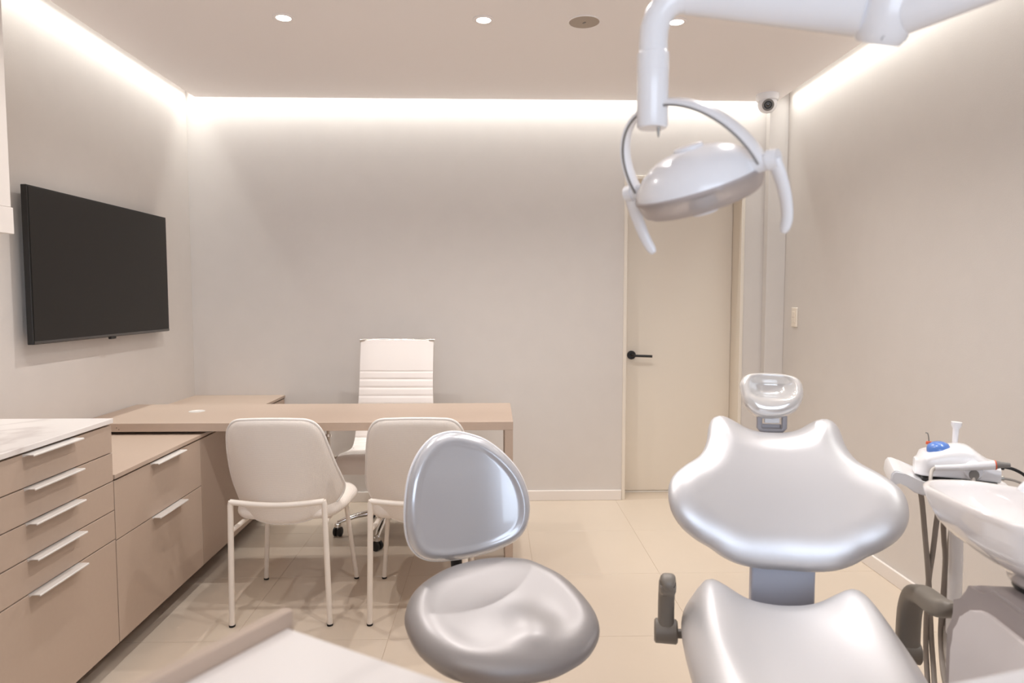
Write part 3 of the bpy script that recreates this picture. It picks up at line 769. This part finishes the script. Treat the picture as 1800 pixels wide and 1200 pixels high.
# ------------------------------------------------------------------ dental unit: shell, basin, post, assistant tray
UX, UY = 0.955, 1.16
t = empty('dental_unit', (UX, UY, 0), R(-8))
prof_ = [(-0.34, 0.02), (-0.34, 0.70)] + [(-0.30 + 0.0 * k, 0.70 + 0.0) for k in range(0)] + [(-0.33, 0.735), (-0.30, 0.742), (0.12, 0.742)] + [(0.12 + 0.15 * math.sin(R(a)), 0.592 + 0.15 * math.cos(R(a))) for a in range(10, 91, 10)] + [(0.27, 0.02)]
obj('shell', prism(prof_, 0.0, 0.40, 'x', 0.012), M['unit'], t, 40)
pp = [(-0.31, 0.06), (-0.31, 0.685), (-0.295, 0.700), (0.10, 0.700)] + [(0.10 + 0.135 * math.sin(R(a)), 0.565 + 0.135 * math.cos(R(a))) for a in range(10, 91, 10)] + [(0.235, 0.06)]
obj('side_panel', prism(pp, -0.010, 0.004, 'x', 0.004), M['panel'], t, 40)
obj('foot', box((0.02, -0.31, 0.0), (0.38, 0.25, 0.0199)), M['black'], t)
# basin: leaf shaped lip lofted down to a round foot
inv = Matrix.Rotation(R(8), 3, 'Z')
sc = 1.064
rim_w = [(0.902, 1.385), (0.93, 1.398), (0.992, 1.392), (1.029, 1.365), (1.068, 1.326), (1.125, 1.25), (1.145, 1.17), (1.12, 1.08), (1.05, 1.02), (0.96, 1.025), (0.889, 1.10), (0.877, 1.16), (0.873, 1.247), (0.877, 1.307), (0.882, 1.356)]
rim = [inv @ (Vector((x_ * sc, y_ * sc, 0)) - Vector((UX, UY, 0))) for x_, y_ in rim_w]
rim = [Vector((p.x, p.y, 0)) for p in catmull(rim, 72)]
fc = inv @ (Vector((1.05 * sc, 1.19 * sc, 0)) - Vector((UX, UY, 0))); fc = Vector((fc.x, fc.y, 0))
b = bmesh.new()
RZ = 0.905
# (blend towards foot, z) : outside from foot to lip, then the inside down to the drain
outer = [(0.50, 0.7525), (0.485, 0.760), (0.45, 0.772), (0.38, 0.784), (0.27, 0.797), (0.16, 0.815), (0.085, 0.838), (0.035, 0.868), (0.008, 0.892), (0.0, RZ), (0.01, RZ + 0.004), (0.035, RZ + 0.003), (0.055, RZ - 0.008),
         (0.12, RZ - 0.035), (0.25, RZ - 0.062), (0.5, RZ - 0.082), (0.75, RZ - 0.09), (0.92, RZ - 0.094)]
rad = sum((p - fc).length for p in rim) / len(rim)
rings = []
for f, z_ in outer:
    ring = []
    for p in rim:
        dvec = p - fc; circ = fc + dvec.normalized() * rad
        src = p.lerp(circ, min(1, f * 1.5))
        qv = fc + (src - fc) * (1 - f)
        ring.append(b.verts.new((qv.x, qv.y, z_)))
    rings.append(ring)
n = len(rim)
for a, c_ in zip(rings, rings[1:]):
    for k in range(n): b.faces.new((a[k], a[(k + 1) % n], c_[(k + 1) % n], c_[k]))
b.faces.new(rings[0]); b.faces.new(rings[-1])
bowl = obj('basin', b, M['ceramic'], t, 180)
obj('drain', lathe([(0, 0), (0.016, 0), (0.016, 0.003), (0, 0.004)], 20, (fc.x, fc.y, RZ - 0.0935)), M['steel'], bowl, 40)
obj('basin_gasket', lathe([(0, 0.7425), (rad * 0.50, 0.7425), (rad * 0.50, 0.7515), (0, 0.7515)], 40, (fc.x, fc.y, 0)), M['black'], t, 40)
# white spout curling over the basin, and cup filler
sp = inv @ (Vector((1.20, 1.33, 0)) - Vector((UX, UY, 0)))
st = inv @ (Vector((1.085, 1.355, 0)) - Vector((UX, UY, 0)))
obj('basin_spout', tube(catmull([(sp.x + 0.02, sp.y, 0.742), (sp.x + 0.02, sp.y, 0.90), (sp.x, sp.y, 0.955), (sp.x - 0.05, (sp.y * 0.6 + st.y * 0.4), 0.957), (st.x + 0.02, st.y, 0.940), (st.x, st.y, 0.918)], 30, closed=False), 0.009, 12), M['white'], t, 60)
obj('cup_filler', tube(catmull([(sp.x + 0.055, sp.y + 0.05, 0.742), (sp.x + 0.055, sp.y + 0.05, 0.95), (sp.x + 0.045, sp.y + 0.04, 1.0), (sp.x + 0.0, sp.y + 0.02, 1.012), (sp.x - 0.025, sp.y, 0.99)], 30, closed=False), 0.011, 12), M['white'], t, 60)
# post carrying the assistant tray
def L_(x_, y_, z_):
    v = inv @ (Vector((x_, y_, 0)) - Vector((UX, UY, 0))); return Vector((v.x, v.y, z_))
obj('tray_post', tube([L_(1.357, 1.926, 0.0), L_(1.357, 1.926, 0.55), L_(1.350, 1.926, 0.70), L_(1.350, 1.926, 0.752)], [0.019, 0.019, 0.018, 0.018], 16), M['white'], t, 50)
obj('post_link', tube([L_(1.357, 1.926, 0.22), L_(1.25, 1.42, 0.22)], 0.018, 14), M['white'], t, 50)
# tray: a long shelf curling down at its free end
tp_ = [(0.000, 0.842), (0.008, 0.8515), (0.020, 0.8525), (0.042, 0.846), (0.080, 0.828), (0.115, 0.819), (0.17, 0.8165), (0.355, 0.8100), (0.372, 0.803),
       (0.374, 0.784), (0.36, 0.778), (0.17, 0.784), (0.095, 0.788), (0.070, 0.794), (0.045, 0.810), (0.026, 0.822), (0.014, 0.816), (0.004, 0.805), (-0.004, 0.812)]
tp_ = [(x_ * 0.85, z_) for x_, z_ in tp_]
tr = obj('assistant_tray', prism(tp_, -0.095, 0.095, 'y', 0.004), M['white'], t, 40)
tr.matrix_local = Matrix.Translation(L_(1.19, 2.003, -0.035)) @ Matrix.Rotation(R(-17), 4, 'Z')
obj('under_block', box((0.15, -0.06, 0.745), (0.27, 0.06, 0.7815), 0.008, 2), M['white'], tr)
nz = obj('suction_nozzle', tube([(0.180, 0.075, 0.812), (0.181, 0.075, 0.90), (0.183, 0.075, 0.958)], [0.0075, 0.0075, 0.0088], 12), M['white'], tr, 50)
obj('nozzle_mouth', tube([(0.183, 0.075, 0.958), (0.1835, 0.075, 0.969), (0.184, 0.075, 0.979)], [0.009, 0.0145, 0.0145], 14), M['white'], nz, 50)
# hoses that hang from the tray and loop back to the unit
hs = [[(1.259, 1.953, 0.751), (1.267, 1.953, 0.71), (1.277, 1.953, 0.631), (1.296, 1.953, 0.474), (1.318, 1.953, 0.237), (1.24, 1.79, 0.15), (1.23, 1.6, 0.09), (1.2, 1.44, 0.1)],
      [(1.327, 1.953, 0.751), (1.314, 1.953, 0.667), (1.306, 1.953, 0.571), (1.298, 1.958, 0.443), (1.302, 1.958, 0.229), (1.23, 1.79, 0.12), (1.25, 1.6, 0.07), (1.24, 1.44, 0.08)],
      [(1.34, 1.972, 0.751), (1.345, 1.966, 0.604), (1.348, 1.959, 0.543), (1.343, 1.953, 0.457), (1.332, 1.94, 0.293), (1.25, 1.77, 0.22), (1.26, 1.6, 0.16), (1.26, 1.44, 0.16)],
      [(1.391, 1.98, 0.748), (1.369, 1.972, 0.587), (1.363, 1.966, 0.469), (1.349, 1.946, 0.331), (1.262, 1.78, 0.28), (1.28, 1.6, 0.23), (1.28, 1.44, 0.23)]]
for h in hs:
    obj('hose', tube([L_(p.x, p.y, p.z) for p in catmull(h, 44, closed=False)], 0.0075, 10), M['hose'], t, 60)
# instrument table on a jointed arm, its corner at the foot of the picture
arm_pts = [(1.16, 0.90, 0.742), (1.16, 0.90, 0.80), (1.14, 0.87, 0.84), (0.90, 0.62, 0.845), (0.75, 0.50, 0.848)]
obj('table_arm', tube([L_(p.x, p.y, p.z) for p in catmull(arm_pts, 30, closed=False)], 0.020, 14), M['white'], t, 60)
it = obj('instrument_table', box((0, 0, 0), (0.34, 0.24, 0.024), 0.010, 3), M['white'], t)
it.matrix_local = Matrix.Translation(L_(0.455, 0.455, 0.872)) @ Matrix.Rotation(R(15 + 8), 4, 'Z')
tag(t, 'grey dental unit with white basin and assistant tray', 'dental unit')

# ------------------------------------------------------------------ ultrasonic scaler on the tray
t = empty('ultrasonic_scaler', (1.3430, 1.9290, 0.7870), R(-25)); t.scale = (1.11, 1.11, 1.28)
out = []
b = bmesh.new(); secs = []
N = 24
for i in range(N):
    f = i / (N - 1); x_ = -0.092 + 0.182 * f
    zt = 0.052 + 0.028 * math.sin(min(1, f * 1.35) * math.pi * 0.62) - 0.032 * sm((f - 0.62) / 0.38)
    hw_ = 0.060 * (1 - 0.55 * (1 - sm(f / 0.14)) ** 2)
    if f < 0.06: zt -= 0.010
    ring = []
    for k in range(20):
        a = 2 * math.pi * k / 20; ca, sa = math.cos(a), math.sin(a)
        yy = math.copysign(abs(ca) ** 0.45, ca) * hw_; zz = math.copysign(abs(sa) ** 0.55, sa)
        ring.append(b.verts.new((x_, yy, 0.008 + (zt - 0.008) * (zz * 0.5 + 0.5))))
    secs.append(ring)
for a, c_ in zip(secs, secs[1:]):
    for k in range(20): b.faces.new((a[k], a[(k + 1) % 20], c_[(k + 1) % 20], c_[k]))
b.faces.new(secs[0]); b.faces.new(secs[-1])
obj('housing', b, M['white'], t, 45)
obj('base_pad', box((-0.080, -0.052, 0.0), (0.088, 0.052, 0.0085), 0.002, 1), M['black'], t)
kb = obj('control_dome', lathe([(0.030, -0.004), (0.030, 0.003), (0.026, 0.010), (0.016, 0.0145), (0, 0.016)], 32), M['blue'], t, 60)
kb.location = (-0.040, -0.014, 0.070); kb.scale = (0.9, 0.85, 1); kb.rotation_euler = (R(8), R(-6), 0)
obj('tip_holder', lathe([(0, 0), (0.008, 0), (0.007, 0.006), (0, 0.007)], 16, (-0.058, 0.012, 0.075)), M['orange'], t, 40)
obj('scaling_tip', tube([(-0.058, 0.012, 0.08), (-0.060, 0.012, 0.094), (-0.062, 0.012, 0.1), (-0.067, 0.012, 0.101)], 0.0014, 8), M['steel'], t, 60)
obj('indicator', lathe([(0, 0), (0.002, 0), (0.0015, 0.001), (0, 0.001)], 10, (0.005, -0.03, 0.0765)), M['blue'], t)
# handpiece resting in its clip on the side
hp = obj('handpiece', tube([(-0.055, -0.074, 0.036), (0.0, -0.078, 0.043), (0.045, -0.076, 0.050), (0.072, -0.074, 0.054)], [0.0062, 0.0075, 0.0092, 0.0098], 14), M['white'], t, 50)
obj('grip_ring', tube([(0.0715, -0.074, 0.0538), (0.0745, -0.0738, 0.0542)], 0.0103, 14), M['orange'], hp, 50)
obj('nose', tube([(0.0745, -0.0738, 0.0542), (0.086, -0.073, 0.0552), (0.104, -0.072, 0.056)], [0.009, 0.0065, 0.005], 14), M['grey2'], hp, 50)
obj('hand_hose', tube(catmull([(-0.055, -0.074, 0.036), (-0.063, -0.080, 0.030), (-0.068, -0.102, 0.014), (-0.066, -0.106, -0.010), (-0.056, -0.112, -0.030), (-0.035, -0.114, -0.044), (-0.01, -0.114, -0.046), (0.012, -0.112, -0.036), (0.020, -0.108, -0.018), (0.026, -0.086, 0.006), (0.029, -0.076, 0.022)], 40, closed=False), 0.0042, 10), M['lhose'], hp, 60)
cl = obj('holder_clip', lathe([(0.0, -0.006), (0.021, -0.006), (0.022, 0.0), (0.019, 0.008), (0.0, 0.009)], 28, (0.030, -0.064, 0.036), (0, -1, 0.15)), M['white'], t, 40)
obj('hose_socket', lathe([(0, 0), (0.0115, 0), (0.010, 0.006), (0, 0.006)], 20, (0.030, -0.0728, 0.028), (0, -1, 0.1)), M['grey2'], cl, 40)
obj('power_plug', tube([(0.088, 0.0, 0.040), (0.108, 0.0, 0.038)], 0.0075, 10), M['black'], t, 50)
obj('power_cord', tube(catmull([(0.106, 0.0, 0.038), (0.130, 0.0, 0.034), (0.158, 0.01, 0.018), (0.172, 0.02, -0.01), (0.182, 0.06, -0.055), (0.19, 0.10, -0.16)], 30, closed=False), 0.0036, 8), M['black'], t, 60)
obj('water_nipple', tube([(0.088, -0.03, 0.018), (0.102, -0.03, 0.018)], 0.005, 10), M['steel'], t, 50)
obj('water_tube', tube(catmull([(0.100, -0.03, 0.018), (0.130, -0.03, 0.014), (0.160, -0.028, -0.002), (0.182, -0.02, -0.028), (0.19, 0.02, -0.08)], 26, closed=False), 0.003, 8), M['hose'], t, 60)
tag(t, 'white ultrasonic scaler with a blue dome on the tray', 'dental scaler')

# ------------------------------------------------------------------ operating lamp on its jointed arm
t = empty('operating_lamp', (1.24, 0.98, 0.7425))
LO = Vector((1.24, 0.98, 0.7425))
def V(x_, y_, z_): return Vector((x_, y_, z_)) - LO
tc_ = (0.264, 1.15)
elbow = [V(tc_[0], 1.15, 1.690), V(tc_[0], 1.15, 1.735), V(tc_[0] + 0.001, 1.1499, 1.757), V(tc_[0] + 0.007, 1.149, 1.778), V(tc_[0] + 0.019, 1.146, 1.795), V(tc_[0] + 0.036, 1.142, 1.804), V(tc_[0] + 0.055, 1.136, 1.803)]
obj('elbow', tube(elbow, 0.0235, 24), M['white'], t, 50)
obj('arm', tube([V(tc_[0] + 0.052, 1.137, 1.803), V(tc_[0] + 0.075, 1.129, 1.799), V(0.545, 1.012, 1.733)], [0.0245, 0.0265, 0.034], 28), M['white'], t, 50)
obj('joint', lathe([(0, -0.040), (0.030, -0.040), (0.037, -0.030), (0.039, 0.0), (0.037, 0.030), (0.030, 0.040), (0, 0.040)], 32, V(0.569, 1.0, 1.727), (0.1, -0.5, 1)), M['white'], t, 50)
obj('joint_screw', lathe([(0, 0), (0.004, 0), (0.004, 0.003), (0, 0.003)], 14, V(0.556, 0.985, 1.688), (0.1, -0.6, -0.8)), M['black'], t, 40)
obj('rear_arm', tube([V(0.588, 0.985, 1.727), V(0.66, 0.90, 1.735), V(0.93, 0.82, 1.86), V(1.205, 0.965, 1.905)], [0.034, 0.029, 0.029, 0.029], 24), M['white'], t, 50)
obj('cable_slot', box((-0.004, -0.004, -0.014), (0.004, 0.004, 0.014), 0.002, 1), M['black'], t).location = V(0.598, 0.949, 1.752)
obj('post', tube([V(1.24, 0.98, 0.7425), V(1.24, 0.98, 1.905)], 0.026, 20), M['white'], t, 50)
obj('post_joint', lathe([(0, -0.05), (0.034, -0.05), (0.038, -0.04), (0.038, 0.04), (0.034, 0.05), (0, 0.05)], 28, V(1.24, 0.98, 1.905)), M['white'], t, 50)
obj('collar', lathe([(0, 0), (0.0262, 0), (0.0262, 0.029), (0.0245, 0.031), (0, 0.031)], 32, V(tc_[0], 1.15, 1.689)), M['white'], t, 40)
obj('swivel_housing', lathe([(0, 0), (0.0225, 0.0), (0.0255, 0.004), (0.0258, 0.091), (0, 0.091)], 32, V(tc_[0], 1.15, 1.598)), M['white'], t, 40)
obj('locking_screw', tube([V(tc_[0] + 0.009, 1.143, 1.600), V(tc_[0] + 0.009, 1.143, 1.590), V(tc_[0] + 0.009, 1.143, 1.582)], [0.003, 0.0025, 0.001], 8), M['steel'], t, 50)
# yoke: half ring whose ends carry the head
HC = Vector((0.3405, 1.155, 1.5185))
e1 = Vector((0.0805, -0.085, 0.0105)); e2 = Vector((-0.072, -0.003, 0.120))
Rr = e1.length
e3 = e1.cross(e2).normalized()
b = bmesh.new(); secs = []
N = 48
for i in range(N):
    th = math.pi * i / (N - 1)
    c0 = HC + e1 * math.cos(th) + e2 * math.sin(th)
    rad_ = (e1 * math.cos(th) + e2 * math.sin(th)).normalized()
    w_, h_ = 0.0140, 0.0040
    secs.append([b.verts.new(c0 + e3 * (sx * w_) + rad_ * (sr * h_) - LO) for sx, sr in ((-1, -0.5), (-0.75, -1), (0.75, -1), (1, -0.5), (1, 0.5), (0.75, 1), (-0.75, 1), (-1, 0.5))])
for a, c_ in zip(secs, secs[1:]):
    for k in range(8): b.faces.new((a[k], a[(k + 1) % 8], c_[(k + 1) % 8], c_[k]))
b.faces.new(secs[0]); b.faces.new(secs[-1])
yk = obj('yoke', b, M['white'], t, 50)
# dark gap strip inside the yoke edge
pts = []
for i in range(N):
    th = math.pi * i / (N - 1)
    v = e1 * math.cos(th) + e2 * math.sin(th)
    pts.append(HC + v - v.normalized() * 0.0030 + e3 * 0.0132 - LO)
obj('yoke_seam', tube(pts, 0.0022, 6), M['grey2'], yk, 60)
# head: domed reflector housing, clear shield, pivots and two handles
u1 = e1.normalized()
hn_ = Vector((-0.25, -0.30, 0.92)); hn_ = (hn_ - u1 * hn_.dot(u1)).normalized()      # back of the dome
hs_ = hn_.cross(u1)
head_o = HC - hn_ * 0.012
def H_(a, b_, c_): return head_o + u1 * a + hs_ * b_ + hn_ * c_ - LO
def dome(prof, seg=48, ex=1.0, ey=0.95):
    b = bmesh.new(); rg = []
    for r_, h_ in prof:
        if r_ < 1e-6: rg.append([b.verts.new(H_(0, 0, h_))])
        else: rg.append([b.verts.new(H_(r_ * ex * math.cos(2 * math.pi * k / seg), r_ * ey * math.sin(2 * math.pi * k / seg), h_)) for k in range(seg)])
    for a, c_ in zip(rg, rg[1:]):
        for k in range(seg):
            k2 = (k + 1) % seg
            if len(a) == 1: b.faces.new((a[0], c_[k], c_[k2]))
            elif len(c_) == 1: b.faces.new((a[k], a[k2], c_[0]))
            else: b.faces.new((a[k], a[k2], c_[k2], c_[k]))
    return b
RD = 0.106
obj('dome', dome([(RD, 0.0), (RD * 0.985, 0.009), (RD * 0.93, 0.021), (RD * 0.82, 0.035), (RD * 0.66, 0.047), (RD * 0.46, 0.056), (RD * 0.25, 0.061), (0, 0.0625)]), M['white'], t, 60)
obj('reflector', dome([(RD * 0.97, 0.001), (RD * 0.90, 0.016), (RD * 0.75, 0.032), (RD * 0.45, 0.046), (0, 0.052)]), M['refl'], t, 60)
obj('vent_cap', dome([(0.026, 0.058), (0.026, 0.064), (0.023, 0.067), (0, 0.068)], 32, 1, 0.85), M['white'], t, 40)
obj('shield', dome([(RD * 1.015, 0.004), (RD * 1.02, -0.003), (RD * 0.985, -0.018), (RD * 0.94, -0.028), (RD * 0.86, -0.033), (0.02, -0.037)]), M['clear'], t, 40)
obj('shield_rim', dome([(RD * 1.0, 0.003), (RD * 1.03, 0.002), (RD * 1.03, -0.003), (RD * 1.0, -0.004), (RD * 1.0, 0.003)]), M['clear'], t, 40)
obj('bulb_cover', dome([(0.024, -0.020), (0.026, -0.044), (0.022, -0.050), (0, -0.051)], 24, 1.0, 0.9), M['white'], t, 40)
for s in (-1, 1):
    obj('pivot', tube([H_(s * (RD - 0.012), 0, 0.008), H_(s * (Rr + 0.012), 0, 0.012)], [0.014, 0.013], 18), M['white'], t, 50)
    hd = obj('handle_boss', tube([H_(s * (Rr + 0.008), 0, 0.012), H_(s * (Rr + 0.024), 0.0, 0.012)], [0.016, 0.014], 18), M['white'], t, 50)
    x0_ = s * (Rr + 0.016)
    gp = catmull([H_(x0_, 0, 0.012), H_(x0_ + s * 0.003, 0.002, -0.015), H_(x0_ + s * 0.003, 0.004, -0.05), H_(x0_ - s * 0.002, 0.004, -0.084), H_(x0_ - s * 0.012, 0.000, -0.106)], 24, closed=False)
    obj('handle_grip', tube(gp, [0.013 - 0.003 * k / 20 for k in range(21)] + [0.0095, 0.0085, 0.005], 16, sx=1.0, sy=0.7), M['white'], hd, 60)
tag(t, 'white operating lamp on a jointed arm', 'dental lamp')

# ------------------------------------------------------------------ foreground counter, turned in the room
A = math.atan2(-0.52, 0.853)
t = empty('foreground_counter', (-0.262, 0.847, 0), A)
# local +x runs along the far edge, local -y towards the camera
obj('marble_top', box((0.0, -0.60, 0.882), (0.62, 0.0, 0.900), 0.0012, 1), M['marble'], t)
obj('edge_board', box((-0.0165, -0.60, 0.02), (-0.0005, 0.010, 0.9195), 0.001, 1), M['lam'], t)
obj('body', box((0.0, -0.595, 0.08), (0.615, -0.022, 0.8815), 0.001, 1), M['lam'], t)
obj('plinth', box((0.02, -0.58, 0.0), (0.60, -0.06, 0.0795)), M['plinth'], t)
for k in range(3):
    z0 = 0.085 + k * 0.265
    f = obj('drawer', box((0.003, -0.0215, z0 + 0.002), (0.613, -0.003, z0 + 0.263), 0.001, 1), M['lam'], t)
    obj('handle', box((0.19, -0.0028, z0 + 0.259), (0.43, 0.020, z0 + 0.262)), M['alu'], f)
tag(t, 'marble topped counter with a taupe edge board in the foreground', 'counter')
